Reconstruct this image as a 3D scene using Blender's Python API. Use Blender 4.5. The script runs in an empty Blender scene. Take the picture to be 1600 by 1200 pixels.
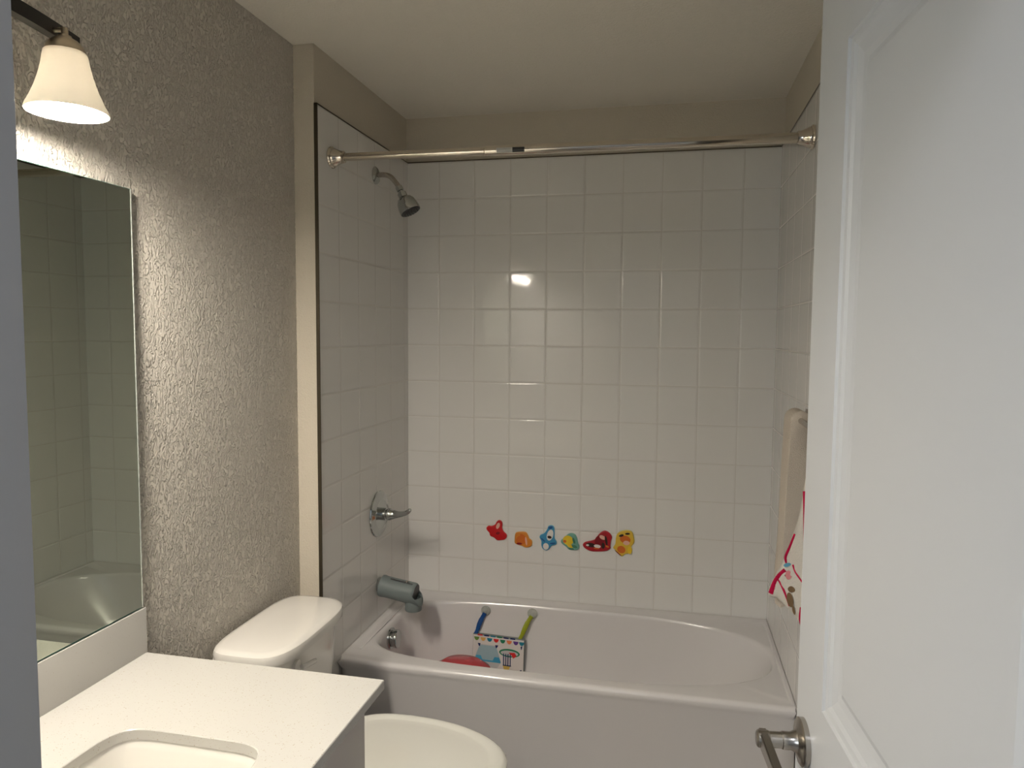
import bpy, bmesh, math, random
from mathutils import Vector, Matrix
random.seed(4)
S = bpy.context.scene
COL = S.collection
# ------------------------------------------------------------------ camera
CAM = Vector((1.1686, 0.0, 1.5627))
yaw, pitch, roll, fpx = 0.213, -0.071, 0.0077, 1124.98
Fv = Vector((-math.sin(yaw)*math.cos(pitch), math.cos(yaw)*math.cos(pitch), math.sin(pitch)))
Rv = Vector((math.cos(yaw), math.sin(yaw), 0)); Uv = Rv.cross(Fv)
R2 = math.cos(roll)*Rv + math.sin(roll)*Uv; U2 = -math.sin(roll)*Rv + math.cos(roll)*Uv
cd = bpy.data.cameras.new('camera'); cam = bpy.data.objects.new('camera', cd); COL.objects.link(cam)
m = Matrix((R2, U2, -Fv)).transposed().to_4x4(); m.translation = CAM
cam.matrix_world = m
cd.sensor_fit = 'HORIZONTAL'; cd.sensor_width = 36.0; cd.lens = 36.0*fpx/1600.0; cd.clip_start = 0.01
S.camera = cam
# ------------------------------------------------------------------ world, lights, exposure
S.view_settings.view_transform = 'Standard'; S.view_settings.look = 'None'
S.view_settings.exposure = 0.0; S.view_settings.gamma = 1.0; S.view_settings.use_curve_mapping = False
W = bpy.data.worlds.new('world'); S.world = W; W.use_nodes = True
W.node_tree.nodes['Background'].inputs[0].default_value = (0.75, 0.85, 1.0, 1)
W.node_tree.nodes['Background'].inputs[1].default_value = 0.02
BULB = 800.0                       # strength of the vanity bulbs
HALL_W = 7.5
HALL_COL = (0.86, 0.90, 1.0)
hl = bpy.data.lights.new('hall_lamp_light', 'AREA'); hl.shape = 'DISK'; hl.size = 0.20
hl.energy = HALL_W; hl.color = HALL_COL
hlo = bpy.data.objects.new('hall_lamp_light', hl); COL.objects.link(hlo); hlo.location = (0.95, -0.28, 2.385)
# unseen cool panel added in the hall, angled to light the door, not the jamb
wl = bpy.data.lights.new('hall_door_fill', 'AREA'); wl.shape = 'RECTANGLE'; wl.size = 1.2; wl.size_y = 1.3
wl.energy = 24.0; wl.color = (0.76, 0.87, 1.0)
wlo = bpy.data.objects.new('hall_door_fill', wl); COL.objects.link(wlo); wlo.location = (-0.15, -1.35, 1.40)
wlo.rotation_euler = (math.radians(90), 0, math.radians(-36))
# ------------------------------------------------------------------ dimensions
YF0, YF1 = 0.30, 0.42      # wall with the doorway
YR = 2.122                 # return of the alcove
YB = 2.923                 # back tile face
XA, XR = 0.08, 1.5715      # alcove tile faces
XW = 1.58                  # right wall
HC = 2.455; ZT = 2.27; ZTUB = 0.441; T = 0.1524
# ------------------------------------------------------------------ materials
def mat(name, col=(.8,.8,.8), rough=.5, metal=0, spec=.5, coat=0, trans=0, ior=1.45):
    M = bpy.data.materials.new(name); M.use_nodes = True
    b = M.node_tree.nodes['Principled BSDF']
    b.inputs['Base Color'].default_value = (*col, 1); b.inputs['Roughness'].default_value = rough
    b.inputs['Metallic'].default_value = metal; b.inputs['Specular IOR Level'].default_value = spec
    b.inputs['Coat Weight'].default_value = coat; b.inputs['Transmission Weight'].default_value = trans
    b.inputs['IOR'].default_value = ior
    return M
def nt(M): return M.node_tree, M.node_tree.nodes['Principled BSDF']
def add(t, kind, **kw):
    n = t.nodes.new(kind)
    for k, v in kw.items(): setattr(n, k, v)
    return n
def math_n(t, op, a, b=None, c=None, clamp=False):
    n = t.nodes.new('ShaderNodeMath'); n.operation = op; n.use_clamp = clamp
    for i, v in enumerate((a, b, c)):
        if v is None: continue
        if isinstance(v, (int, float)): n.inputs[i].default_value = v
        else: t.links.new(v, n.inputs[i])
    return n.outputs[0]
def bump(M, height, dist=.001, strength=1.0):
    t, b = nt(M); n = add(t, 'ShaderNodeBump'); n.inputs['Distance'].default_value = dist
    n.inputs['Strength'].default_value = strength
    t.links.new(height, n.inputs['Height']); t.links.new(n.outputs[0], b.inputs['Normal'])
def paint(name, col, scale=90, dist=.0012, rough=.55, strength=1.0):
    M = mat(name, col, rough, spec=.35); t, b = nt(M)
    g = add(t, 'ShaderNodeNewGeometry')
    n1 = add(t, 'ShaderNodeTexNoise'); n1.inputs['Scale'].default_value = scale; n1.inputs['Detail'].default_value = 3
    n1.inputs['Roughness'].default_value = .45; n1.inputs['Distortion'].default_value = 1.6
    mp = add(t, 'ShaderNodeMapping'); mp.inputs['Scale'].default_value = (1, 1.25, .75)
    t.links.new(g.outputs['Position'], mp.inputs[0]); t.links.new(mp.outputs[0], n1.inputs['Vector'])
    r = add(t, 'ShaderNodeValToRGB'); r.color_ramp.elements[0].position = .43; r.color_ramp.elements[1].position = .57
    r.color_ramp.interpolation = 'EASE'
    t.links.new(n1.outputs['Fac'], r.inputs[0]); bump(M, r.outputs[0], dist, strength)
    return M
def tile_mat(name, axis, phase):
    M = mat(name, (.74,.73,.71), .07, spec=.5); t, b = nt(M)
    g = add(t, 'ShaderNodeNewGeometry'); s = add(t, 'ShaderNodeSeparateXYZ'); t.links.new(g.outputs['Position'], s.inputs[0])
    u = math_n(t, 'DIVIDE', math_n(t, 'SUBTRACT', s.outputs[axis], phase), T)
    v = math_n(t, 'DIVIDE', math_n(t, 'SUBTRACT', s.outputs[2], ZT), T)
    fu = math_n(t, 'FRACT', math_n(t, 'ADD', u, 50)); fv = math_n(t, 'FRACT', math_n(t, 'ADD', v, 50))
    def edge(f): return math_n(t, 'MULTIPLY', math_n(t, 'MINIMUM', f, math_n(t, 'SUBTRACT', 1, f)), T)
    d = math_n(t, 'MINIMUM', edge(fu), edge(fv))
    mr = add(t, 'ShaderNodeMapRange', interpolation_type='SMOOTHSTEP'); mr.inputs[1].default_value = .0010; mr.inputs[2].default_value = .0020
    t.links.new(d, mr.inputs[0])
    mx = add(t, 'ShaderNodeMix', data_type='RGBA'); mx.inputs[6].default_value = (.62,.60,.565,1); mx.inputs[7].default_value = (.74,.73,.71,1)
    t.links.new(mr.outputs[0], mx.inputs[0]); t.links.new(mx.outputs[2], b.inputs['Base Color'])
    ro = add(t, 'ShaderNodeMapRange'); ro.inputs[3].default_value = .6; ro.inputs[4].default_value = .07
    t.links.new(mr.outputs[0], ro.inputs[0]); t.links.new(ro.outputs[0], b.inputs['Roughness'])
    # pillowed tile edge, a faint tilt per tile and a faint waviness in the glaze
    pe = add(t, 'ShaderNodeMapRange', interpolation_type='SMOOTHSTEP'); pe.inputs[1].default_value = .0008; pe.inputs[2].default_value = .007
    t.links.new(d, pe.inputs[0])
    cb = add(t, 'ShaderNodeCombineXYZ')
    t.links.new(math_n(t, 'FLOOR', u), cb.inputs[0]); t.links.new(math_n(t, 'FLOOR', v), cb.inputs[1])
    wn = add(t, 'ShaderNodeTexWhiteNoise', noise_dimensions='3D'); t.links.new(cb.outputs[0], wn.inputs['Vector'])
    sc = add(t, 'ShaderNodeSeparateColor'); t.links.new(wn.outputs['Color'], sc.inputs[0])
    ta = math_n(t, 'MULTIPLY', math_n(t, 'SUBTRACT', sc.outputs[0], .5), fu)
    tb = math_n(t, 'MULTIPLY', math_n(t, 'SUBTRACT', sc.outputs[1], .5), fv)
    tilt = math_n(t, 'MULTIPLY', math_n(t, 'ADD', ta, tb), .45)
    nz = add(t, 'ShaderNodeTexNoise'); nz.inputs['Scale'].default_value = 14; nz.inputs['Detail'].default_value = 1
    t.links.new(g.outputs['Position'], nz.inputs['Vector'])
    h = math_n(t, 'ADD', math_n(t, 'ADD', pe.outputs[0], tilt), math_n(t, 'MULTIPLY', nz.outputs['Fac'], .35))
    bump(M, h, .0009, 1.0)
    return M
WALL = paint('wall_paint', (.65,.61,.545), 70, .0058)
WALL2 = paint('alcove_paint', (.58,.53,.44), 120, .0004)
CEIL = paint('ceiling_paint', (.80,.76,.68), 60, .0005)
HALLW = paint('hall_paint', (.60,.60,.60), 60, .0005)
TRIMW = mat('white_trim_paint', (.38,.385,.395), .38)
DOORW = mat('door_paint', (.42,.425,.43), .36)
TB = tile_mat('back_tile', 0, 0.2192); TL = tile_mat('side_tile', 1, 2.272)
EDGE = mat('bronze_edge', (.10,.085,.06), .35, .8)
TUB = mat('tub_enamel', (.67,.65,.645), .20, coat=.25)
PORC = mat('porcelain', (.74,.72,.68), .07, coat=.5)
LIDM = mat('seat_plastic', (.72,.715,.66), .07, coat=.3)
CHROME = mat('chrome', (.50,.52,.51), .10, 1)
NICK = mat('brushed_nickel', (.44,.41,.37), .24, 1)
ROD = mat('polished_nickel', (.60,.55,.47), .11, 1)
BRASS = mat('satin_nickel', (.56,.48,.37), .28, 1)
BLACK = mat('black_metal', (.018,.016,.014), .4, .2)
DARK = mat('dark_plastic', (.02,.02,.02), .4)
GREY = mat('grey_silicone', (.16,.19,.19), .5)
FLOOR = mat('floor_vinyl', (.32,.29,.26), .45)
MIR = mat('mirror_silver', (.52,.56,.48), .0, 1)
GLE = mat('glass_edge', (.05,.20,.17), .08, .3)
CAB = mat('cabinet_paint', (.58,.55,.54), .4)
BULBM = bpy.data.materials.new('lit_bulb'); BULBM.use_nodes = True
t = BULBM.node_tree; t.nodes.clear(); e = add(t, 'ShaderNodeEmission'); e.inputs[0].default_value = (1,.905,.78,1); e.inputs[1].default_value = BULB
o = add(t, 'ShaderNodeOutputMaterial'); t.links.new(e.outputs[0], o.inputs[0])
SHADE = bpy.data.materials.new('frosted_shade'); SHADE.use_nodes = True
t = SHADE.node_tree; t.nodes.clear()
dif = add(t, 'ShaderNodeBsdfDiffuse'); dif.inputs[0].default_value = (.85,.82,.74,1)
tr = add(t, 'ShaderNodeBsdfTranslucent'); tr.inputs[0].default_value = (.80,.77,.72,1)
gl = add(t, 'ShaderNodeBsdfGlossy'); gl.inputs['Roughness'].default_value = .25
m1 = add(t, 'ShaderNodeMixShader'); m1.inputs[0].default_value = .17; t.links.new(dif.outputs[0], m1.inputs[1]); t.links.new(tr.outputs[0], m1.inputs[2])
m2 = add(t, 'ShaderNodeMixShader'); m2.inputs[0].default_value = .04; t.links.new(m1.outputs[0], m2.inputs[1]); t.links.new(gl.outputs[0], m2.inputs[2])
o = add(t, 'ShaderNodeOutputMaterial'); t.links.new(m2.outputs[0], o.inputs[0])
LAMPD = mat('lamp_diffuser', (.9,.9,.9), .5); nt(LAMPD)[1].inputs['Emission Color'].default_value = (.9,.94,1,1); nt(LAMPD)[1].inputs['Emission Strength'].default_value = 3
QUARTZ = mat('speckled_quartz', (.51,.50,.475), .16)
t, b = nt(QUARTZ); g = add(t, 'ShaderNodeNewGeometry')
def speck(scale, thr, seed):
    v = add(t, 'ShaderNodeTexVoronoi', voronoi_dimensions='3D'); v.inputs['Scale'].default_value = scale
    mp = add(t, 'ShaderNodeMapping'); mp.inputs['Location'].default_value = (seed, seed*2, 0)
    t.links.new(g.outputs['Position'], mp.inputs[0]); t.links.new(mp.outputs[0], v.inputs['Vector'])
    near = math_n(t, 'LESS_THAN', v.outputs['Distance'], .25)
    sc = add(t, 'ShaderNodeSeparateColor'); t.links.new(v.outputs['Color'], sc.inputs[0])
    return math_n(t, 'MULTIPLY', near, math_n(t, 'GREATER_THAN', sc.outputs[0], thr))
m_ = math_n(t, 'MAXIMUM', speck(330, .82, 1.3), speck(210, .92, 4.1))
mx = add(t, 'ShaderNodeMix', data_type='RGBA'); mx.inputs[6].default_value = (.51,.50,.475,1); mx.inputs[7].default_value = (.36,.29,.22,1)
t.links.new(math_n(t, 'MULTIPLY', m_, .75), mx.inputs[0]); t.links.new(mx.outputs[2], b.inputs['Base Color'])
def cloth(name, col):
    M = mat(name, col, .95, spec=.1); t, b = nt(M); g = add(t, 'ShaderNodeNewGeometry')
    n = add(t, 'ShaderNodeTexNoise'); n.inputs['Scale'].default_value = 420; n.inputs['Detail'].default_value = 2
    t.links.new(g.outputs['Position'], n.inputs['Vector']); bump(M, n.outputs['Fac'], .003, 1); return M
TOW = cloth('towel_cream', (.62,.55,.47)); TOWW = cloth('towel_white', (.68,.64,.58)); TOWM = cloth('towel_magenta', (.50,.01,.06))
def flat(name, col, r=.35): return mat(name, col, r, spec=.4)
# ------------------------------------------------------------------ mesh helpers
WL = {}
def finish(o, bm, mats, smooth):
    bmesh.ops.recalc_face_normals(bm, faces=bm.faces)
    if smooth is not None:
        for f in bm.faces: f.smooth = True
        for e_ in bm.edges:
            if len(e_.link_faces) == 2 and e_.calc_face_angle(0) > math.radians(smooth): e_.smooth = False
    me = o.data; bm.to_mesh(me); bm.free()
    for m_ in (mats if isinstance(mats, (list, tuple)) else [mats]): me.materials.append(m_)
def obj(name, bm, mats, parent=None, smooth=35, origin=None):
    me = bpy.data.meshes.new(name); o = bpy.data.objects.new(name, me); COL.objects.link(o)
    if parent is not None:
        L = WL[parent]; o.parent = parent
    else:
        if origin is None:
            xs = [v.co for v in bm.verts]
            lo = [min(c[i] for c in xs) for i in range(3)]; hi = [max(c[i] for c in xs) for i in range(3)]
            origin = ((lo[0]+hi[0])/2, (lo[1]+hi[1])/2, lo[2])
        L = Vector(origin); o.location = L
    WL[o] = Vector(L)
    bmesh.ops.translate(bm, verts=bm.verts, vec=-Vector(L))
    finish(o, bm, mats, smooth); return o
def tag(o, label, cat, group=None):
    o['label'] = label; o['category'] = cat
    if group: o['group'] = group
    return o
def thing(name, label, cat, loc, group=None):
    o = bpy.data.objects.new(name, None); COL.objects.link(o); o.location = loc; o.empty_display_size = .05
    WL[o] = Vector(loc); return tag(o, label, cat, group)
def struct(o): o['kind'] = 'structure'; return o
def box(bm, x0, x1, y0, y1, z0, z1, bev=0, mi=0):
    r = bmesh.ops.create_cube(bm, size=1); vs = r['verts']
    for v in vs: v.co = Vector((x0+(v.co.x+.5)*(x1-x0), y0+(v.co.y+.5)*(y1-y0), z0+(v.co.z+.5)*(z1-z0)))
    fs = set(f for v in vs for f in v.link_faces)
    if bev:
        es = set(e_ for v in vs for e_ in v.link_edges)
        n0 = set(bm.faces) - fs
        bmesh.ops.bevel(bm, geom=list(es), offset=bev, segments=3, affect='EDGES', profile=.6)
        fs = set(bm.faces) - n0
    for f in fs: f.material_index = mi
    return fs
def B(*a, bev=0):
    bm = bmesh.new(); box(bm, *a, bev=bev); return bm
def loft(bm, rings, cap0=True, cap1=True, mi=0, closed=True):
    vr = [[bm.verts.new(p) for p in r] for r in rings]; n = len(vr[0])
    for a, b_ in zip(vr[:-1], vr[1:]):
        for i in range(n if closed else n-1):
            j = (i+1) % n; f = bm.faces.new((a[i], a[j], b_[j], b_[i])); f.material_index = mi
    if cap0: bm.faces.new(vr[0][::-1]).material_index = mi
    if cap1: bm.faces.new(vr[-1]).material_index = mi
    return vr
def frame(d):
    d = Vector(d).normalized(); a = Vector((0,0,1)) if abs(d.z) < .9 else Vector((0,1,0))
    x = a.cross(d).normalized(); return x, d.cross(x), d
def lathe(bm, base, axis, prof, n=40, cap0=True, cap1=True, mi=0):
    x, y, d = frame(axis); base = Vector(base)
    rings = [[base + d*h + (x*math.cos(2*math.pi*i/n) + y*math.sin(2*math.pi*i/n))*max(r, 1e-5) for i in range(n)] for r, h in prof]
    return loft(bm, rings, cap0, cap1, mi)
def tube(bm, pts, rad, n=20, mi=0, flat=1.0, caps=True, up=None):
    pts = [Vector(p) for p in pts]; rs = rad if isinstance(rad, (list, tuple)) else [rad]*len(pts)
    rings = []; px = None
    for i, p in enumerate(pts):
        d = (pts[min(i+1, len(pts)-1)] - pts[max(i-1, 0)]).normalized()
        if px is None and up is not None: x = Vector(up).cross(d).normalized(); y = d.cross(x)
        elif px is None: x, y, _ = frame(d)
        else:
            x = (px - d*px.dot(d)).normalized(); y = d.cross(x)
        px = x
        rings.append([p + (x*math.cos(2*math.pi*k/n) + y*flat*math.sin(2*math.pi*k/n))*rs[i] for k in range(n)])
    return loft(bm, rings, caps, caps, mi)
def spline(pts, k=8):
    P = [Vector(p) for p in pts]; P = [P[0]*2-P[1]] + P + [P[-1]*2-P[-2]]; out = []
    for i in range(1, len(P)-2):
        for s in range(k):
            u = s/k; a, b_, c, d = P[i-1], P[i], P[i+1], P[i+2]
            out.append(.5*((2*b_) + (c-a)*u + (2*a-5*b_+4*c-d)*u*u + (3*b_-a-3*c+d)*u**3))
    out.append(P[-2]); return out
def closed_spline(pts, k=5):
    n = len(pts); out = []
    for i in range(n):
        a, b_, c, d = [Vector(pts[(i+j) % n]) for j in (-1, 0, 1, 2)]
        for s in range(k):
            u = s/k; out.append(.5*((2*b_) + (c-a)*u + (2*a-5*b_+4*c-d)*u*u + (3*b_-a-3*c+d)*u**3))
    return out
def egg(cx, cy, z, ar, al, b, nr, nl, angs, sharp=False):
    out = []
    for th in angs:
        c, s = math.cos(th), math.sin(th); a = ar if c >= 0 else al; n = nr if c >= 0 else nl
        if sharp: r = min(a/abs(c) if abs(c) > 1e-9 else 1e9, b/abs(s) if abs(s) > 1e-9 else 1e9)
        else: r = (abs(c/a)**n + abs(s/b)**n)**(-1/n)
        out.append(Vector((cx+r*c, cy+r*s, z)))
    return out
def angles(n, extra=()):
    a = [2*math.pi*i/n for i in range(n)] + [x % (2*math.pi) for x in extra]
    a = sorted(a); out = [a[0]]
    for x in a[1:]:
        if x - out[-1] > 1e-4: out.append(x)
    return out
def rect_ring(x0, x1, y0, y1, z, cx, cy, angs):
    out = []
    for th in angs:
        c, s = math.cos(th), math.sin(th)
        rx = ((x1-cx)/c if c > 0 else (x0-cx)/c) if abs(c) > 1e-9 else 1e9
        ry = ((y1-cy)/s if s > 0 else (y0-cy)/s) if abs(s) > 1e-9 else 1e9
        r = min(rx, ry); out.append(Vector((cx+r*c, cy+r*s, z)))
    return out
# ------------------------------------------------------------------ room shell
struct(obj('floor', B(-.1, 1.7, YF0-1.8, 3.05, -.06, 0), FLOOR))
struct(obj('ceiling', B(-.1, 2.2, YF1, 3.05, HC, HC+.06), CEIL))
struct(obj('wall_left', B(-.1, 0, YF1, YR, 0, HC), WALL))
struct(obj('wall_right', B(XW, XW+.1, YF1, YR+.02, 0, HC), WALL))
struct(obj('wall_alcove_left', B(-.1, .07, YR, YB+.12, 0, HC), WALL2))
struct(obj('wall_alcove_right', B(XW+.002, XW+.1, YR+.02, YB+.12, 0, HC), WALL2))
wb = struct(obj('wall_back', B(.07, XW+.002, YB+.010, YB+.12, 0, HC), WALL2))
bm = bmesh.new()   # wall with the doorway
box(bm, -.1, .703, YF0, YF1, 0, HC); box(bm, 1.460, 2.2, YF0, YF1, 0, HC); box(bm, .703, 1.460, YF0, YF1, 2.077, HC)
struct(obj('wall_front', bm, HALLW, smooth=None))
bm = bmesh.new()
box(bm, .703, .728, YF0-.002, YF1+.002, 0, 2.052, .0015); box(bm, 1.437, 1.46, YF0-.002, YF1+.002, 0, 2.052, .0015); box(bm, .703, 1.46, YF0-.002, YF1+.002, 2.052, 2.077, .0015)
struct(obj('trim_1', bm, TRIMW, smooth=30))
struct(obj('baseboard_left', B(0, .014, 1.41, YR, 0, .09, bev=.004), TRIMW))
# hall behind the photographer
struct(obj('wall_hall_back', B(-.6, 2.3, -1.95, -1.85, 0, HC), HALLW))
struct(obj('wall_hall_left', B(-.7, -.6, -1.9, YF0, 0, HC), HALLW))
struct(obj('wall_hall_right', B(2.2, 2.3, -1.9, YF0, 0, HC), HALLW))
struct(obj('ceiling_hall', B(-.7, 2.3, -1.9, YF0, HC, HC+.06), CEIL))
# tile surround: three panels and the dark edge strips
def tiles(name, a, m_): return struct(obj(name, B(*a), m_, smooth=None))
tiles('wall_tile_back', (XA, XR, YB, YB+.010, ZTUB-.02, ZT), TB)
tl = tiles('wall_tile_left', (.07, XA, YR, YB+.010, ZTUB-.10, ZT), TL)
trr = tiles('wall_tile_right', (XR, XW+.002, YR, YB+.010, ZTUB-.10, ZT), TL)
bm = bmesh.new()
box(bm, XA-.010, XA+.0015, YR-.0035, YR, ZTUB-.1, ZT+.003); box(bm, XA-.010, XA+.0015, YR-.0035, YB, ZT, ZT+.004)
box(bm, XA, XR, YB-.0015, YB+.010, ZT, ZT+.004)
box(bm, XR-.0015, XR+.009, YR-.0035, YR, ZTUB-.1, ZT+.003); box(bm, XR-.0015, XR+.009, YR-.0035, YB, ZT, ZT+.004)
struct(obj('trim_2', bm, EDGE, smooth=None))
# ------------------------------------------------------------------ bathtub
tub = thing('bathtub', 'white alcove bathtub with a plain front apron below the tiled walls', 'bathtub', ((XA+XR)/2, (2.219+YB)/2, 0))
cx, cy = .95, 2.577; x0, x1, y0, y1 = XA+.001, XR-.001, 2.222, YB-.001
ext = [math.atan2(b_-cy, a-cx) for a in (x0, x1) for b_ in (y0, y1)]
A = angles(176, ext)
def rr(i, z, front=None): return rect_ring(x0+i, x1-i, (y0 if front is None else front)+i, y1-i, z, cx, cy, A)
def op(k, z, ar, al, b, dx=0, nr=2.35, nl=4.5): return egg(cx+dx, cy, z, ar*k, al*k, b*k, nr, nl, A)
rings = [rect_ring(x0, x1, y0+.012, y1, .0, cx, cy, A), rect_ring(x0, x1, y0+.010, y1, .400, cx, cy, A), rect_ring(x0, x1, y0+.004, y1, .412, cx, cy, A)]
for k in range(1, 8):
    a = k/7*math.pi/2; r = .016
    rings.append(rect_ring(x0, x1, y0+r*(1-math.cos(a)), y1, .412+.013+r*math.sin(a), cx, cy, A))
rings[-1] = rect_ring(x0, x1, y0+.016, y1, .441, cx, cy, A)
rings.append(rect_ring(x0+.012, x1-.010, y0+.026, y1-.010, .4405, cx, cy, A))
rings.append(rect_ring(x0+.018, x1-.014, y0+.030, y1-.018, .436, cx, cy, A))
for k, z in ((1.035, .4355), (1.015, .4345), (1.004, .430), (.996, .422), (.990, .408)): rings.append(op(k, z, .595, .815, .285))
rings.append(egg(cx, cy, .34, .545, .800, .272, 2.35, 4.2, A)); rings.append(egg(cx, cy, .24, .47, .785, .257, 2.4, 4, A))
rings.append(egg(cx, cy, .16, .39, .765, .238, 2.5, 3.8, A)); rings.append(egg(cx, cy, .12, .33, .735, .215, 2.5, 3.6, A))
rings.append(egg(cx, cy, .103, .26, .69, .18, 2.5, 3.4, A)); rings.append(egg(cx, cy, .098, .10, .35, .08, 2.2, 3, A))
bm = bmesh.new(); loft(bm, rings, cap0=False); obj('tub_shell', bm, TUB, tub, smooth=38)
bm = bmesh.new(); box(bm, .118, .126, 2.32, 2.80, .4350, .4385, .0015); obj('deck_ridge', bm, TUB, tub)
bm = bmesh.new(); lathe(bm, (.30, 2.577, .1005), (0,0,1), [(.036, 0), (.036, .003), (.03, .005), (.012, .006), (.012, .012), (0, .013)], 28)
obj('drain', bm, CHROME, tub)
oc = Vector((.147, 2.545, .382))
bm = bmesh.new(); lathe(bm, oc, (1, 0, .04), [(.040, 0), (.040, .006), (.036, .008)], 40)
ov = obj('overflow_plate', bm, CHROME, tub)
bm = bmesh.new(); lathe(bm, oc, (1, 0, .04), [(.031, .007), (.031, .014), (.034, .016), (.035, .026), (.033, .031), (.028, .032), (0, .0325)], 40)
obj('overflow_cap', bm, CHROME, ov)
# ------------------------------------------------------------------ toilet
toi = thing('toilet', 'white two-piece toilet with closed lid between the vanity and the tub', 'toilet', (.35, 1.787, 0))
A2 = angles(72)
ty = 1.787
bm = bmesh.new()
loft(bm, [egg(.118, ty, z, a, a-.0, b, 4.5, 5, A2) for z, a, b in ((.375,.080,.150),(.385,.092,.165),(.44,.094,.175),(.60,.098,.192),(.70,.102,.200),(.714,.102,.200))])
obj('tank', bm, PORC, toi)
bm = bmesh.new()
loft(bm, [egg(.132, ty, z, a, a2, b, 3.6, 4.5, A2) for z, a, a2, b in ((.713,.108,.106,.206),(.716,.115,.111,.212),(.734,.117,.112,.214),(.743,.114,.109,.211),(.748,.107,.103,.204),(.750,.096,.092,.192),(.7515,.05,.05,.10))])
obj('tank_lid', bm, PORC, toi)
bm = bmesh.new(); lathe(bm, (.216, ty-.09, .672), (1,0,0), [(.018,0),(.018,.010),(.014,.013),(0,.014)], 28)
tube(bm, spline([(.236, ty-.09, .672), (.242, ty-.07, .670), (.244, ty-.03, .664)]), [.007]*16+[.006], 12)
obj('flush_lever', bm, PORC, toi)
bm = bmesh.new()
def bowl(z, x0_, x1_, b, n=2.3): return egg((x0_+x1_)/2, ty, z, (x1_-x0_)/2, (x1_-x0_)/2, b, n, n+.6, A2)
loft(bm, [bowl(0,.14,.60,.11,3), bowl(.02,.135,.605,.115,3), bowl(.12,.13,.60,.10,2.8), bowl(.22,.12,.64,.115), bowl(.30,.10,.71,.155), bowl(.35,.08,.755,.175), bowl(.375,.06,.765,.18), bowl(.382,.065,.76,.175)])
obj('bowl', bm, PORC, toi)
def eggl(z, k, kk=0): return egg(.45, ty, z, .325*k-kk, .20*k-kk, .181*k-kk, 2.05, 2.6, A2)
bm = bmesh.new(); loft(bm, [eggl(.383,.97), eggl(.386,.985), eggl(.398,.985), eggl(.401,.97)]); obj('seat', bm, LIDM, toi)
bm = bmesh.new(); loft(bm, [eggl(.403,.985), eggl(.406,1.0), eggl(.414,1.0), eggl(.4205,.985), eggl(.4240,.960), eggl(.4243,.925), eggl(.4225,.885), eggl(.4195,.86), eggl(.4185,.83), eggl(.4195,.72), eggl(.4215,.5), eggl(.4225,.25), eggl(.4228,.05)]); obj('seat_cover', bm, LIDM, toi)
for s in (-1, 1):
    bm = bmesh.new(); box(bm, .225, .262, ty+s*.075-.02, ty+s*.075+.02, .380, .418, .006); obj('hinge', bm, LIDM, toi)
# ------------------------------------------------------------------ vanity
van = thing('vanity_cabinet', 'white vanity cabinet under the speckled countertop', 'cabinet', (.28, .87, 0))
CX = .560
bm = bmesh.new(); box(bm, .003, CX-.018, .425, .443, .09, .806); box(bm, .003, CX-.018, 1.354, 1.372, .09, .806); box(bm, .003, CX-.018, .443, 1.354, .09, .11); box(bm, .003, .015, .443, 1.354, .11, .806); box(bm, CX-.036, CX-.018, .443, 1.354, .77, .806); box(bm, .003, CX-.07, .425, 1.372, 0, .09); obj('carcass', bm, CAB, van, smooth=None)
for i in range(3):
    ya = .432+i*.3135; bm = bmesh.new(); box(bm, CX-.018, CX, ya, ya+.3095, .10, .795, .002)
    d = obj('door', bm, CAB, van, smooth=30)
ct = thing('countertop', 'speckled cream quartz countertop with a sink cutout beside the toilet', 'countertop', (.30, .87, .808))
ZC = .828; hx, hy = .343, .915
ext = [math.atan2(b_-hy, a-hx) for a in (.0, .597) for b_ in (.422, 1.387)]
A3 = angles(128, ext)
def hole(z, e_=0, k=1): return egg(hx, hy, z, (.155+e_)*k, (.155+e_)*k, (.195+e_)*k, 6.5, 6.5, A3)
def cr(z, i=0): return rect_ring(.0005, .597-i, .422, 1.387-i, z, hx, hy, A3)
bm = bmesh.new(); loft(bm, [hole(.808), cr(.808), cr(ZC-.0015), cr(ZC, .0015), hole(ZC, .0015), hole(ZC-.0015), hole(.808)], False, False); bmesh.ops.remove_doubles(bm, verts=bm.verts, dist=1e-5)
obj('slab', bm, QUARTZ, ct, smooth=25)
bm = bmesh.new(); box(bm, .0005, .020, .422, 1.388, ZC, .933, .001); obj('backsplash', bm, QUARTZ, ct, smooth=25)
bm = bmesh.new()
loft(bm, [hole(.8075, .02), hole(.8075, .004), hole(.803, .001), hole(.79, -.002), hole(.73, -.012), hole(.69, -.022), hole(.672, -.045), hole(.665, -.09), hole(.662, -.14)], False)
loft(bm, [hole(.8075, .02), hole(.79, .02), hole(.68, -.005), hole(.655, -.05), hole(.65, -.12)], False); bmesh.ops.remove_doubles(bm, verts=bm.verts, dist=1e-5)
tag(obj('sink', bm, PORC, smooth=40), 'white rectangular undermount sink set into the countertop', 'sink')
# mirror
mi = thing('wall_mirror', 'large frameless wall mirror above the backsplash', 'mirror', (.01, .9, .9345))
bm = bmesh.new(); box(bm, .0165, .0175, .45, 1.3795, .937, 1.8675); obj('mirror_face', bm, MIR, mi, smooth=None)
bm = bmesh.new(); box(bm, .0115, .0165, .449, 1.3805, .9355, 1.8685)
box(bm, .0165, .0185, 1.3785, 1.3812, .9355, 1.8690, .0006)
bm.normal_update()
for f in bm.faces: f.material_index = 1 if f.calc_center_median().y > 1.377 else 0
obj('mirror_edge', bm, [GLE, mat('polished_edge_highlight', (.62,.66,.62), .12, .6)], mi, smooth=None)  # pale far side: highlight on the glass edge put into its colour
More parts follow.
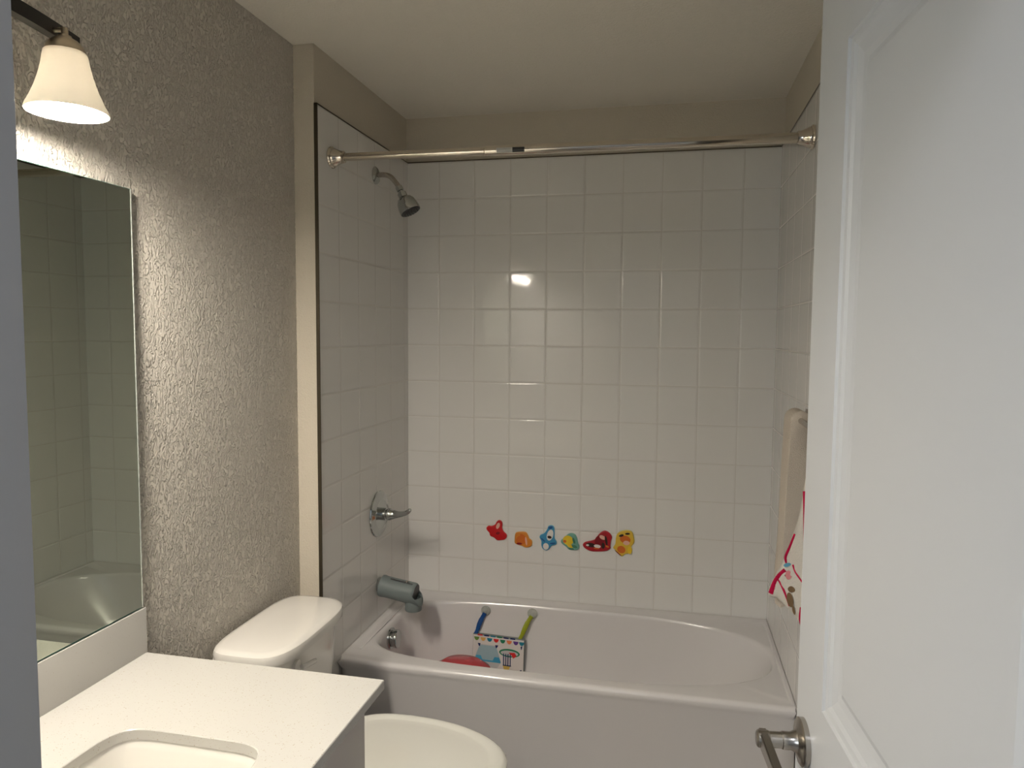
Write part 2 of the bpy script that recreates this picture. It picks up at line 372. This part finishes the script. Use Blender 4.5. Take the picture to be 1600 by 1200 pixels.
# ------------------------------------------------------------------ vanity light
vl = thing('vanity_light', 'black bar vanity light with frosted bell shades above the mirror', 'wall lamp', (.0, .86, 2.0))
bm = bmesh.new(); box(bm, .0005, .022, .80, .92, 1.99, 2.11, .003); obj('backplate', bm, BLACK, vl)
bm = bmesh.new(); box(bm, .02, .136, .852, .872, 2.065, 2.081, .002); obj('arm', bm, BLACK, vl)
def bx(y): return .172-.42*(y-.862)**2
bm = bmesh.new(); rr_ = []
for k in range(25):
    y = .589+.556*k/24; x = bx(y)-.030; rr_.append([Vector((x-.009, y, 2.064)), Vector((x+.009, y, 2.064)), Vector((x+.009, y, 2.088)), Vector((x-.009, y, 2.088))])
loft(bm, rr_); obj('bar', bm, BLACK, vl, smooth=30)
SZ = 1.933
for k in range(3):
    y = 1.072 - k*.2105; SX = bx(y)+.001
    bm = bmesh.new()
    lathe(bm, (SX, y, SZ), (0,0,1), [(.0055,.140),(.0055,.129),(.010,.127),(.011,.124),(.020,.119),(.0265,.113),(.0300,.106),(.0305,.0985),(.026,.097)], 36)
    tube(bm, [(bx(y)-.026, y, 2.072), (SX, y, 2.070)], .004, 12)
    h = obj('socket_cup', bm, BRASS, vl)
    prof = [(.0645,.000),(.0625,.006),(.0560,.019),(.0485,.037),(.0420,.057),(.0370,.077),(.0345,.093),(.0325,.0995),(.026,.1010)]
    inn = [(.026,.098),(.0305,.096),(.0340,.076),(.039,.056),(.0455,.036),(.0530,.018),(.0595,.005),(.0630,-.0010)]
    bm = bmesh.new(); lathe(bm, (SX, y, SZ), (0,0,1), prof+inn+[prof[0]], 48, False, False); bmesh.ops.remove_doubles(bm, verts=bm.verts, dist=1e-6)
    obj('lamp_shade', bm, SHADE, vl, smooth=60)
    bm = bmesh.new(); bmesh.ops.create_uvsphere(bm, u_segments=16, v_segments=10, radius=.030, matrix=Matrix.Translation((SX, y, SZ+.026)))
    lathe(bm, (SX, y, SZ), (0,0,1), [(.020,.050),(.013,.066),(.012,.094)], 16)
    obj('bulb', bm, BULBM, vl, smooth=80)
# hall ceiling lamp
hlmp = thing('ceiling_light', 'round white flush ceiling light in the hall behind the doorway', 'ceiling light', (.95, -.28, HC-.05))
bm = bmesh.new(); lathe(bm, (.95, -.28, HC), (0,0,-1), [(.12,.0005),(.12,.03),(.105,.04)], 40); obj('lamp_housing', bm, TRIMW, hlmp)
bm = bmesh.new(); lathe(bm, (.95, -.28, HC), (0,0,-1), [(.104,.041),(.09,.052),(.05,.058),(0,.06)], 40); obj('diffuser', bm, LAMPD, hlmp)
# ------------------------------------------------------------------ shower rod
RL, RR = Vector((XA, 2.215, 2.128)), Vector((XR, 2.285, 2.139)); rd = (RR-RL).normalized()
rod = thing('shower_rod', 'polished tension shower rod spanning the alcove above the tub', 'shower rod', tuple((RL+RR)/2))
RM = RL + rd*((RR-RL).length*.345)
bm = bmesh.new(); tube(bm, [RL+rd*.03, RM], .0125, 32); obj('inner_tube', bm, ROD, rod)
bm = bmesh.new(); tube(bm, [RM-rd*.004, RM-rd*.002, RR-rd*.03], [.0140,.0155,.0155], 32); obj('outer_tube', bm, ROD, rod)
for base, d in ((RL, Vector((1,0,0))), (RR, Vector((-1,0,0)))):
    bm = bmesh.new(); lathe(bm, base, d, [(.034,.0005),(.0355,.004),(.034,.008),(.030,.010),(.0295,.015),(.027,.019),(.0225,.030),(.0195,.040),(.0190,.046),(.015,.048)], 40)
    obj('end_flange', bm, ROD, rod)
def rodpatch(a, b_, name, m_, mi_=None, th0=-60, th1=25):
    x = Vector((0,-1,0)); x = (x-rd*x.dot(rd)).normalized(); z = rd.cross(x)
    if z.z < 0: z = -z
    bm = bmesh.new(); rings = []
    for q in (a, b_):
        rings.append([RL+rd*q+(x*math.cos(math.radians(t_))+z*math.sin(math.radians(t_)))*.0159 for t_ in range(th0, th1+1, 8)])
    loft(bm, rings, False, False, closed=False); return bm
LL = (RR-RL).length
lb = obj('label', rodpatch(.552, .602, 'label', None, th0=-38, th1=18), flat('label_silver', (.45,.45,.43)), rod)
lb['label'] = 'silver printed label'
lb2 = obj('label', rodpatch(.602, .640, 'label', None, th0=-38, th1=18), DARK, rod); lb2['label'] = 'black label'
# ------------------------------------------------------------------ shower head
sh = thing('wall_shower', 'chrome shower head on a bent arm high on the left tiled wall', 'shower head', (XA, 2.578, 2.145))
bm = bmesh.new(); lathe(bm, (XA, 2.578, 2.147), (1,0,0), [(.033,.0005),(.033,.003),(.028,.008),(.018,.012),(.0125,.014)], 40); obj('flange', bm, CHROME, sh)
ap = spline([(XA+.002,2.578,2.147),(XA+.03,2.578,2.149),(XA+.058,2.578,2.142),(XA+.080,2.578,2.120),(XA+.098,2.578,2.096)], 8)
bm = bmesh.new(); tube(bm, ap, .0095, 24); obj('shower_arm', bm, NICK, sh)
hd = Vector((.46, 0, -.89)).normalized(); hb = Vector((XA+.092, 2.578, 2.103))
bm = bmesh.new(); lathe(bm, hb, hd, [(.013,0),(.0135,.004),(.0135,.017),(.010,.019),(.010,.024),(.016,.026),(.0175,.030),(.0175,.044),(.014,.047)], 12); obj('swivel_nut', bm, CHROME, sh, smooth=30)
bm = bmesh.new(); lathe(bm, hb, hd, [(.012,.043),(.026,.050),(.034,.062),(.0385,.080),(.040,.098),(.0395,.103),(.038,.104)], 40); hh = obj('spray_head', bm, CHROME, sh)
bm = bmesh.new(); lathe(bm, hb, hd, [(.0378,.1035),(.0375,.1065),(.034,.108),(0,.109)], 40)
fx, fy, fd = frame(hd)
for rr_, n_ in ((.026, 14), (.016, 9), (.007, 5)):
    for k in range(n_):
        a = 2*math.pi*k/n_; lathe(bm, hb+hd*.108+(fx*math.cos(a)+fy*math.sin(a))*rr_, hd, [(.0018,0),(.0014,.003)], 6)
obj('spray_face', bm, DARK, hh)
# ------------------------------------------------------------------ valve
va = thing('shower_valve', 'round chrome shower valve with a lever handle on the left tiled wall', 'valve', (XA, 2.59, .856))
vc = (XA, 2.59, .856)
bm = bmesh.new(); lathe(bm, vc, (1,0,0), [(.089,.0005),(.090,.003),(.088,.007),(.080,.010),(.060,.0115),(.056,.0135),(.050,.0125),(.032,.0125)], 64); obj('escutcheon', bm, CHROME, va)
bm = bmesh.new(); lathe(bm, vc, (1,0,0), [(.024,.0125),(.024,.034),(.021,.036),(.021,.040)], 36); obj('valve_collar', bm, CHROME, va)
bm = bmesh.new(); tube(bm, spline([(XA+.040,2.59,.856),(XA+.050,2.588,.857),(XA+.072,2.585,.858),(XA+.098,2.580,.862),(XA+.122,2.575,.871),(XA+.139,2.572,.885)], 6), [.021,.0225,.0235,.024,.024,.0238,.0235,.0225,.021,.0195,.018,.0165,.0155,.0145,.0135,.0125,.012,.0115,.011,.0105,.010,.0098,.0096,.0094,.0092,.009,.0088,.0084,.0078,.007,.005], 24)
obj('lever_handle', bm, CHROME, va, smooth=60)
# ------------------------------------------------------------------ spout cover
sp = thing('tub_spout', 'grey soft spout cover over the tub spout on the left tiled wall', 'tub spout', (XA, 2.59, .57))
sa = Vector((XA, 2.59, .573)); sd = Vector((1, 0, -.16)).normalized()
bm = bmesh.new(); lathe(bm, sa, (1,0,0), [(.030,.0005),(.030,.022)], 32); obj('spout', bm, CHROME, sp)
bm = bmesh.new()
lathe(bm, sa, sd, [(.036,.014),(.0415,.012),(.0425,.020),(.041,.030),(.0405,.06),(.041,.10),(.0415,.140),(.0405,.150),(.037,.154),(.034,.146),(.033,.10)], 48, True, False)
fx, fy, fd = frame(sd)
p0 = sa + sd*.145 + Vector((0,0,-.030))
lathe(bm, p0, (.0,0,-1), [(.030,-.016),(.033,-.004),(.033,.032),(.0315,.035),(.028,.035),(.028,.006)], 40, False, True)
# lower half of the sleeve reaches past the dark disc as a hooked lip
def shell(r):
    out = []
    for k in range(25):
        a = math.radians(165+k*210/24); ex = .034*max(0, -math.sin(a))**.6 + .004
        out.append((a, r, ex))
    return out
ringsL = []
for q, r in ((.10,.0412),(.148,.0425),(1,.0425),(1,.0375),(.148,.0370),(.10,.0370)):
    ring_ = []
    for a, r_, ex in shell(r):
        s_ = q if q < 1 else .148+ex
        ring_.append(sa + sd*s_ + (Vector((0,1,0))*math.cos(a) + (Vector((0,0,1))-sd*sd.z).normalized()*math.sin(a))*r_)
    ringsL.append(ring_)
loft(bm, ringsL, False, False, closed=False)
obj('spout_cover', bm, GREY, sp, smooth=40)
bm = bmesh.new(); lathe(bm, sa, sd, [(.037,.1535),(.037,.155)], 36); obj('mouth_shade', bm, DARK, sp)  # flat dark disc stands in for the shade inside the hollow sleeve
bm = bmesh.new()
def oncyl(s_, dy): 
    rr2 = .0412; return sa + sd*s_ + Vector((0, dy, math.sqrt(rr2**2-dy**2)+.0012))
tube(bm, [oncyl(.055, -.012), oncyl(.09, -.012), oncyl(.125, -.012), oncyl(.145,-.012)], .0028, 8); sl = obj('slot', bm, DARK, sp); sl['label'] = 'dark slot'
bm = bmesh.new(); bmesh.ops.create_uvsphere(bm, u_segments=16, v_segments=10, radius=.0055, matrix=Matrix.Translation(oncyl(.122, -.012)+Vector((0,0,.004)))); obj('knob', bm, NICK, sp)
# ------------------------------------------------------------------ foam bath toys on the back wall
def blob(name, label, pts, base, rim, patches):
    C_ = Vector((sum(p[0] for p in pts)/len(pts), sum(p[1] for p in pts)/len(pts)))
    P = closed_spline([Vector((p[0], p[1])) for p in pts], 4); n = len(P)
    def sc(k, y): return [Vector((C_.x+(p.x-C_.x)*k, y, C_.y+(p.y-C_.y)*k)) for p in P]
    bm = bmesh.new()
    loft(bm, [sc(.97, YB-.0002), sc(1.0, YB-.0015), sc(1.0, YB-.0045), sc(.965, YB-.006)], True, False, mi=1)
    loft(bm, [sc(.965, YB-.006), sc(.90, YB-.0068), sc(.86, YB-.0070)], False, True, mi=0)
    bmesh.ops.remove_doubles(bm, verts=bm.verts, dist=1e-6)
    for i, (px, pz, ra, rb, ang, mi_) in enumerate(patches):
        r = [[], []]; yy = YB-.0073-.0002*i
        for k in range(20):
            a = 2*math.pi*k/20; u, v = ra*math.cos(a), rb*math.sin(a); g_ = math.radians(ang)
            x, z = px+u*math.cos(g_)-v*math.sin(g_), pz+u*math.sin(g_)+v*math.cos(g_)
            r[0].append(Vector((x, yy+.0004, z))); r[1].append(Vector((x, yy, z)))
        loft(bm, r, False, True, mi=mi_)
    cols = FOAM
    o = obj(name, bm, [base, rim]+cols, smooth=50)
    tag(o, label, 'bath toy', 'foam shapes stuck on the back tiles'); return o
f_ = lambda n, c: flat('foam_'+n, c, .4)
RED, ORG, BLU, TEA, CRI, YEL = f_('red',(.50,.008,.012)), f_('orange',(.62,.22,.03)), f_('blue',(.05,.26,.46)), f_('teal',(.16,.36,.30)), f_('crimson',(.36,.012,.02)), f_('yellow',(.66,.44,.05))
FOAM = [f_('white',(.75,.72,.68)), f_('black',(.03,.015,.012)), f_('deep_orange',(.58,.14,.02)), f_('bright_yellow',(.74,.52,.03)), f_('deep_blue',(.02,.09,.28)), f_('pale_pink',(.72,.42,.34)), f_('dark_red',(.20,.006,.012)), f_('green',(.06,.20,.13))]
# material slots: 2 white 3 black 4 deep orange 5 bright yellow 6 deep blue 7 pale pink 8 dark red 9 green
red = [(0.485,0.772),(0.475,0.764),(0.469,0.753),(0.454,0.745),(0.44,0.745),(0.431,0.736),(0.433,0.726),(0.444,0.714),(0.448,0.702),(0.465,0.695),(0.478,0.685),(0.494,0.686),(0.511,0.69),(0.52,0.701),(0.519,0.713),(0.507,0.724),(0.5,0.738),(0.501,0.757),(0.496,0.769)]
orange = [(0.558,0.722),(0.579,0.729),(0.602,0.728),(0.612,0.715),(0.617,0.703),(0.628,0.694),(0.629,0.679),(0.623,0.668),(0.601,0.662),(0.586,0.668),(0.557,0.676),(0.554,0.695)]
blue = [(0.698,0.762),(0.712,0.766),(0.722,0.759),(0.724,0.735),(0.725,0.71),(0.733,0.697),(0.731,0.684),(0.713,0.677),(0.701,0.662),(0.689,0.656),(0.674,0.662),(0.668,0.678),(0.668,0.694),(0.66,0.71),(0.664,0.721),(0.68,0.73),(0.692,0.747)]
teal = [(0.792,0.737),(0.809,0.733),(0.818,0.718),(0.823,0.697),(0.828,0.685),(0.824,0.671),(0.812,0.666),(0.784,0.668),(0.774,0.677),(0.755,0.69),(0.751,0.703),(0.762,0.714),(0.776,0.729)]
crimson = [(0.934,0.756),(0.951,0.748),(0.961,0.732),(0.957,0.713),(0.955,0.694),(0.955,0.683),(0.939,0.672),(0.905,0.667),(0.875,0.667),(0.851,0.677),(0.842,0.691),(0.851,0.703),(0.874,0.71),(0.892,0.718),(0.906,0.738),(0.919,0.751)]
yellow = [(0.999,0.76),(1.024,0.765),(1.042,0.759),(1.049,0.74),(1.052,0.717),(1.041,0.698),(1.03,0.669),(1.017,0.665),(1.003,0.654),(0.987,0.664),(0.975,0.679),(0.966,0.688),(0.975,0.705),(0.977,0.731),(0.983,0.748)]
blob('foam_bath_toy', 'red lobed foam bath toy with a small pale spot, nearest the valve', red, RED, f_('red_rim',(.55,.10,.10)), [(.482,.748,.007,.014,-20,7),(.482,.716,.009,.006,20,8)])
blob('foam_bath_toy', 'orange rounded foam bath toy with a pale curved stripe', orange, ORG, f_('orange_rim',(.66,.40,.14)), [(.582,.693,.021,.019,0,4),(.590,.711,.014,.006,-30,4),(.604,.690,.004,.018,8,7),(.575,.678,.012,.004,0,8)])
blob('foam_bath_toy', 'light blue foam bath toy with white and black oval patches', blue, BLU, f_('blue_rim',(.35,.55,.62)), [(.705,.723,.013,.024,-15,2),(.688,.674,.012,.014,0,2),(.703,.714,.009,.006,-10,3),(.676,.701,.011,.003,-40,6),(.716,.689,.012,.003,10,6),(.707,.755,.009,.005,20,6)])
blob('foam_bath_toy', 'teal foam bath toy with a bright yellow oval patch', teal, TEA, f_('teal_rim',(.30,.50,.44)), [(.781,.706,.022,.020,-15,5),(.790,.683,.013,.007,-20,5),(.767,.701,.007,.006,0,4),(.805,.706,.005,.013,20,9),(.808,.682,.012,.006,-20,9),(.795,.671,.012,.004,0,9)])
blob('foam_bath_toy', 'dark red boot-shaped foam bath toy with black and pale patches', crimson, CRI, f_('crimson_rim',(.50,.05,.07)), [(.912,.716,.018,.026,-35,8),(.908,.719,.014,.020,-35,8),(.923,.728,.014,.008,-25,7),(.938,.716,.005,.020,10,3),(.876,.693,.020,.009,-5,3),(.902,.690,.014,.007,-5,2),(.926,.694,.007,.013,0,3),(.900,.681,.012,.003,0,4),(.862,.692,.006,.004,0,2),(.943,.692,.008,.004,-20,4)])
blob('foam_bath_toy', 'golden yellow foam bath toy with orange patches, at the right end of the row', yellow, YEL, f_('yellow_rim',(.66,.60,.20)), [(1.015,.726,.022,.016,-10,4),(1.000,.683,.017,.015,-20,4),(1.020,.712,.013,.009,0,7),(.999,.741,.010,.005,20,3),(1.024,.750,.010,.004,5,3),(1.034,.683,.009,.016,0,5),(.987,.668,.018,.002,-40,8)])
# ------------------------------------------------------------------ bath book hung on suction cups
bk = thing('bath_book', 'white padded bath book with coloured scalloped edge hanging inside the tub', 'bath toy', (.515, 2.79, .12))
def Q(u, v, d=0):   # face coordinates of the book: u 0..1 across, v 0..1 up
    return Vector((.403+u*.219, 2.7905+u*(-.006)-d+v*.022, .118+v*.196 - u*.004))
bm = bmesh.new(); th = .022
N = 1
r0 = [Q(0,0), Q(1,0), Q(1,1), Q(0,1)]; off = Vector((0, th, 0))
def inset(k, y): 
    c_ = (r0[0]+r0[2])/2; return [c_+(p-c_)*k+Vector((0,y,0)) for p in r0]
loft(bm, [inset(.985,0), inset(1.0,.003), inset(1.0,th-.003), inset(.985,th)]); bm.normal_update()
for f in bm.faces:
    f.material_index = 1 if abs(f.normal.y) < .6 or f.calc_center_median().y > 2.82 else 0
BW, BG = flat('book_white', (.66,.63,.60), .3), flat('book_side', (.20,.22,.21), .5)
obj('book', bm, [BW, BG], bk, smooth=None)
CO = [flat('print_%s' % n, c, .35) for n, c in (('green',(.14,.27,.06)),('amber',(.72,.42,.12)),('teal',(.02,.20,.28)),('red',(.62,.03,.03)),('forest',(.02,.20,.10)),('coral',(.70,.20,.08)),('violet',(.12,.05,.25)),('navy',(.01,.02,.10)),('pale_blue',(.32,.45,.50)),('sky',(.06,.32,.50)),('gold',(.60,.42,.10)),('pale_grey',(.50,.50,.50)))]
def poly(bm, uv, d, mi_):
    f = bm.faces.new([bm.verts.new(Q(u, v, d)) for u, v in uv]); f.material_index = mi_
bm = bmesh.new()
for k, mi_ in enumerate((0,1,2,3,4,5,6,2)):
    cu = .075+k*.127; 
    if k == 7: cu -= .015
    poly(bm, [(cu+.050*math.cos(a), .955+.075*math.sin(a)) for a in [math.pi+i*math.pi/10 for i in range(11)]], .0009, mi_)
for k, mi_ in enumerate((3,7,2,4,7,7)):
    cu = .14+k*.127; poly(bm, [(cu-.048,.985),(cu+.048,.985),(cu+.048,1.015),(cu-.048,1.015)], .0011, mi_)
poly(bm, [(.14,.80),(.46,.80),(.56,.50),(.55,.46),(.05,.46),(.04,.50)], .0008, 8)
poly(bm, [(.08,.58),(.525,.58),(.56,.47),(.04,.47)], .0010, 9)
poly(bm, [(.15,.62),(.45,.62),(.40,.50),(.20,.50)], .0012, 8)
poly(bm, [(.05,.46),(.55,.46),(.48,.34),(.36,.28),(.22,.28),(.11,.34)], .0009, 11)
poly(bm, [(.10,.815),(.50,.815),(.50,.80),(.10,.80)], .0012, 11)
poly(bm, [(.10,.83),(.155,.83),(.145,.77),(.125,.77)], .0014, 7); poly(bm, [(.44,.83),(.50,.83),(.475,.77),(.455,.77)], .0014, 7)
rO = [(.72+.20*math.cos(a), .70+.085*math.sin(a)) for a in [2*math.pi*i/24 for i in range(24)]]
poly(bm, rO, .0008, 4); poly(bm, [(.72+.17*math.cos(a), .695+.055*math.sin(a)) for a in [2*math.pi*i/24 for i in range(24)]], .0010, 11)
poly(bm, [(.70,.71),(.82,.72),(.86,.66),(.80,.60),(.76,.66)], .0012, 3)
for k in range(4):
    u = .60+k*.043; poly(bm, [(u,.68),(u+.018,.68),(u+.022,.45),(u+.004,.45)], .0014, 7)
poly(bm, [(.60,.45),(.76,.45),(.76,.43),(.60,.43)], .0015, 7)
poly(bm, [(.60,.43),(.74,.43),(.71,.33),(.67,.28),(.63,.33)], .0014, 10)
poly(bm, [(.02,.18),(.98,.18),(.98,.165),(.02,.165)], .0009, 8)
for k in range(6):
    u = .50+k*.055; poly(bm, [(u,.12),(u+.035,.12),(u+.038,.07),(u-.002,.07)], .0010, 9)
for k in range(5):
    v = .38-k*.07; poly(bm, [(.93+.01*(k%2),v),(.965,v+.01),(.955,v-.045),(.925,v-.04)], .0010, 7)
poly(bm, [(.93,.86),(.965,.88),(.955,.82),(.94,.79)], .0010, 7)
obj('printed_cover', bm, CO, bk, smooth=None)
CUP = mat('clear_cup', (.80,.82,.78), .05, trans=.75, ior=1.2); 
def cup_strap(cx_, cz_, end, col, label):
    c_ = Vector((cx_, 2.849, cz_)); ax = Vector((0,-1,.08))
    bm = bmesh.new(); lathe(bm, c_, ax, [(.021,0),(.0195,.003),(.013,.007),(.0075,.010),(.0065,.016),(0,.018)], 32); obj('suction_cup', bm, CUP, bk)
    st = c_+Vector((0,-.016,-.004)); mid = (st+end)/2+Vector((-.004,-.004,-.004))
    bm = bmesh.new(); tube(bm, spline([st, st*.75+end*.25+Vector((-.003,0,0)), mid, end*.75+st*.25, end], 5), [.008]*6+[.0095]*5+[.009]*5+[.0075]*5, 16, flat=.28, up=(0,1,0))
    s_ = obj('strap', bm, col, bk, smooth=60); s_['label'] = label
cup_strap(.448, .402, Q(.04, 1.0)+Vector((0,.008,-.002)), flat('strap_blue', (.008,.06,.22), .4), 'blue strap')
cup_strap(.646, .408, Q(.90, 1.0)+Vector((0,.008,-.002)), flat('strap_lime', (.30,.34,.02), .4), 'lime green strap')
# red plastic bowl lying upside down
rb = mat('red_plastic', (.50,.045,.055), .22, trans=.15)
bm = bmesh.new(); A4 = angles(48)
loft(bm, [egg(.418, 2.60, z, a, a, b, 2.2, 2.2, A4) for z, a, b in ((.107,.150,.115),(.115,.156,.120),(.125,.150,.115),(.18,.135,.105),(.235,.127,.098),(.272,.108,.082),(.296,.070,.055),(.303,.01,.01))])
tag(obj('toy_basin', bm, rb, smooth=60), 'red plastic basin lying upside down in the tub beside the bath book', 'basin')
# ------------------------------------------------------------------ towels on the right wall
tb_ = thing('towel_bar', 'nickel towel bar on the right wall behind the door holding two towels', 'towel bar', (XW, 1.82, 1.30))
bm = bmesh.new(); tube(bm, [(1.529,1.60,1.328),(1.529,2.235,1.328)], .008, 20); obj('rail', bm, NICK, tb_)
for y, xb in ((1.63, XW), (2.22, XR)):
    bm = bmesh.new(); lathe(bm, (xb, y, 1.328), (-1,0,0), [(.020,.0005),(.020,.006),(.010,.010),(.0095,xb-1.520),(0,xb-1.518)], 28); obj('bracket', bm, NICK, tb_)
bm = bmesh.new(); rg = []
for i in range(15):
    u = i/14; y = 2.083+.118*u; r = []; sh_ = .004*(1-math.sin(math.pi*min(1, max(0, u*6)) if u < .16 else math.pi/2 if u < .84 else math.pi*(1-u)*3.1))
    hw = .029-sh_; zt = 1.354-sh_*2
    for k in range(20):
        w = 1-k/19; r.append(Vector((1.529-hw-.014*w-.003*w*math.sin(u*9+w*5), y, .80+(zt-hw-.80)*(1-w))))
    for k in range(1, 10):
        a = math.pi*(1-k/10); r.append(Vector((1.529+hw*math.cos(a), y, zt-hw+hw*math.sin(a))))
    for k in range(20):
        w = k/19; r.append(Vector((1.529+hw+.003*math.sin(w*6+u*4), y, zt-hw-(zt-hw-.83)*w)))
    rg.append(r)
loft(bm, rg)
tw = obj('bath_towel', bm, TOW, smooth=60)
tag(tw, 'plain cream towel folded over the rail, behind the hooded towel', 'towel')
# hooded towel: white with magenta binding, pulled out towards the tub
def hooded():
    root = thing('hooded_towel', 'white hooded towel with magenta binding and small printed animals hanging beside the tub', 'towel', (1.52, 2.0, .77))
    out = [(1.531,1.155),(1.525,1.115),(1.518,1.066),(1.511,1.030),(1.503,.995),(1.492,.955),(1.476,.905),(1.459,.846),(1.466,.832),(1.481,.833),(1.509,.816),(1.527,.795),(1.545,.773),(1.560,.80),(1.562,.90),(1.562,1.05),(1.562,1.22),(1.556,1.300),(1.546,1.300),(1.538,1.24)]
    P = closed_spline([Vector((a, b_)) for a, b_ in out], 4)
    def Y(x, z):     # depth of the front of the hanging folds
        return 3.53 - x + .006*math.sin((x-1.46)*150+z*14) + .004*math.sin(z*47+x*60)
    bm = bmesh.new(); c_ = Vector((1.532, .96)); rings = []
    def ring_(k, dy): return [Vector((c_.x+(p.x-c_.x)*k, Y(c_.x+(p.x-c_.x)*k, c_.y+(p.y-c_.y)*k)+dy, c_.y+(p.y-c_.y)*k)) for p in P]
    for k, dy in ((.2,.022),(.6,.022),(.93,.020),(.985,.014),(1.0,.006),(.985,0),(.94,-.003),(.8,-.005),(.6,-.006),(.4,-.006),(.2,-.006)): rings.append(ring_(k, dy))
    loft(bm, rings)
    obj('towel_cloth', bm, TOWW, root, smooth=80)
    def strip(pts, r, closed=False):
        L_ = spline([Vector((a, Y(a, b_)-.004, b_)) for a, b_ in pts], 6); bm = bmesh.new(); tube(bm, L_, r, 12, up=(0,1,0), flat=.5)
        o_ = obj('binding', bm, TOWM, root, smooth=70); o_['label'] = 'magenta binding'
    strip([(1.532,1.150),(1.534,1.08),(1.537,1.00),(1.541,.93),(1.543,.90)], .0065)
    strip([(1.512,1.030),(1.503,.995),(1.493,.962),(1.496,.945)], .0035)
    strip([(1.494,.925),(1.481,.905),(1.472,.880),(1.463,.846)], .0070)
    strip([(1.474,.900),(1.485,.882),(1.497,.855),(1.505,.832)], .0030)
    strip([(1.512,.946),(1.518,.929),(1.532,.910)], .0045)
    strip([(1.532,.840),(1.531,.810),(1.536,.785)], .0060)
    cols = [flat('print_brown', (.16,.10,.05), .9), flat('print_sky', (.10,.30,.42), .9), flat('print_pink', (.62,.22,.24), .9)]
    bm = bmesh.new()
    def spot(x, z, a, b_, g, mi_):
        r = []
        for k in range(18):
            t_ = 2*math.pi*k/18; u, v = a*math.cos(t_), b_*math.sin(t_); q = math.radians(g)
            xx, zz = x+u*math.cos(q)-v*math.sin(q), z+u*math.sin(q)+v*math.cos(q)
            r.append(bm.verts.new((xx, Y(xx, zz)-.0085, zz)))
        bm.faces.new(r).material_index = mi_
    spot(1.505,.850,.008,.020,10,0); spot(1.508,.878,.009,.008,0,0); spot(1.514,.825,.003,.014,12,0)
    spot(1.497,.941,.010,.005,30,1); spot(1.501,.914,.008,.012,0,2); spot(1.494,.912,.003,.003,0,0)
    obj('printed_pattern', bm, cols, root, smooth=None)
hooded()
# ------------------------------------------------------------------ door
ang = math.radians(4.8)
dd = Vector((-math.sin(ang), math.cos(ang), 0)); nn = Vector((math.cos(ang), math.sin(ang), 0))   # nn points away from the camera side
H0 = Vector((1.3754, 1.0732, 0)) + dd*.047 - dd*.711
def D(s, z, d=0): return H0 + dd*s + nn*d + Vector((0,0,z))
door = bpy.data.objects.new('door_1', None); COL.objects.link(door); door.location = H0; WL[door] = Vector(H0); door['kind'] = 'structure'
bm = bmesh.new(); Wd, Z0, Z1, TH = .711, .012, 2.043, .035
def slab_face(d0, sgn):
    panels = [(.118, Wd-.118, 1.058, 1.937), (.118, Wd-.118, .20, .90)]
    ss = [0, .118, Wd-.118, Wd]; zs = [Z0, .20, .90, 1.058, 1.937, Z1]
    for i in range(3):
        for j in range(5):
            if i == 1 and j in (1, 3): continue
            bm.faces.new([bm.verts.new(D(*p, d0)) for p in ((ss[i],zs[j]),(ss[i+1],zs[j]),(ss[i+1],zs[j+1]),(ss[i],zs[j+1]))])
    for a, b_, c_, e_ in panels:
        prev = None
        for off, dep in ((0,0),(.003,.0035),(.010,.0045),(.016,.0075),(.030,.0105),(.040,.0115),(.044,.0105),(.050,.0085)):
            r = [bm.verts.new(D(*p, d0+sgn*dep)) for p in ((a+off,c_+off),(b_-off,c_+off),(b_-off,e_-off),(a+off,e_-off))]
            if prev:
                for k in range(4): bm.faces.new((prev[k], prev[(k+1)%4], r[(k+1)%4], r[k]))
            prev = r
        bm.faces.new(prev)
slab_face(0, 1); slab_face(TH, -1)
for a, b_ in (((0,Z0),(0,Z1)),((Wd,Z0),(Wd,Z1)),((0,Z0),(Wd,Z0)),((0,Z1),(Wd,Z1))):
    bm.faces.new([bm.verts.new(p) for p in (D(*a), D(*b_), D(*b_, TH), D(*a, TH))])
bmesh.ops.remove_doubles(bm, verts=bm.verts, dist=1e-5)
obj('door_leaf', bm, DOORW, door, smooth=None)
def handle(d0, sg):
    c_ = D(Wd-.047, .974, d0); ax = nn*sg
    bm = bmesh.new(); lathe(bm, c_, ax, [(.0335,.0003),(.0335,.007),(.031,.009),(.024,.0095),(.016,.013),(.0125,.020),(.0125,.032),(.0115,.033)], 44)
    h = obj('handle_rose', bm, NICK, door)
    bm = bmesh.new(); lathe(bm, c_, ax, [(.0112,.033),(.0112,.050),(.0122,.051),(.0122,.066),(.010,.068),(0,.0685)], 28)
    q = c_+ax*.058
    rings = []
    for s_, hgt in ((.012,.0115),(.0,.0125),(-.02,.0120),(-.06,.0105),(-.10,.0095),(-.118,.0085),(-.122,.006)):
        p = q+dd*s_; w_ = .0065
        rings.append([p-nn*w_+Vector((0,0,-hgt*.9)), p+nn*w_+Vector((0,0,-hgt*.9)), p+nn*w_*1.0+Vector((0,0,hgt*.9)), p-nn*w_+Vector((0,0,hgt*.9))])
    bm2 = bmesh.new(); loft(bm2, rings); bmesh.ops.bevel(bm2, geom=bm2.edges[:], offset=.0018, segments=2, affect='EDGES')
    me = bpy.data.meshes.new('tmp'); bm2.to_mesh(me); bm2.free(); bm.from_mesh(me)
    obj('door_handle', bm, NICK, door, smooth=40)
handle(0, -1); handle(TH, 1)
for z in (.22, 1.02, 1.82):
    bm = bmesh.new(); p = D(-.002, z, TH+.004); lathe(bm, p, (0,0,1), [(.006,0),(.006,.09)], 14); obj('hinge', bm, NICK, door)
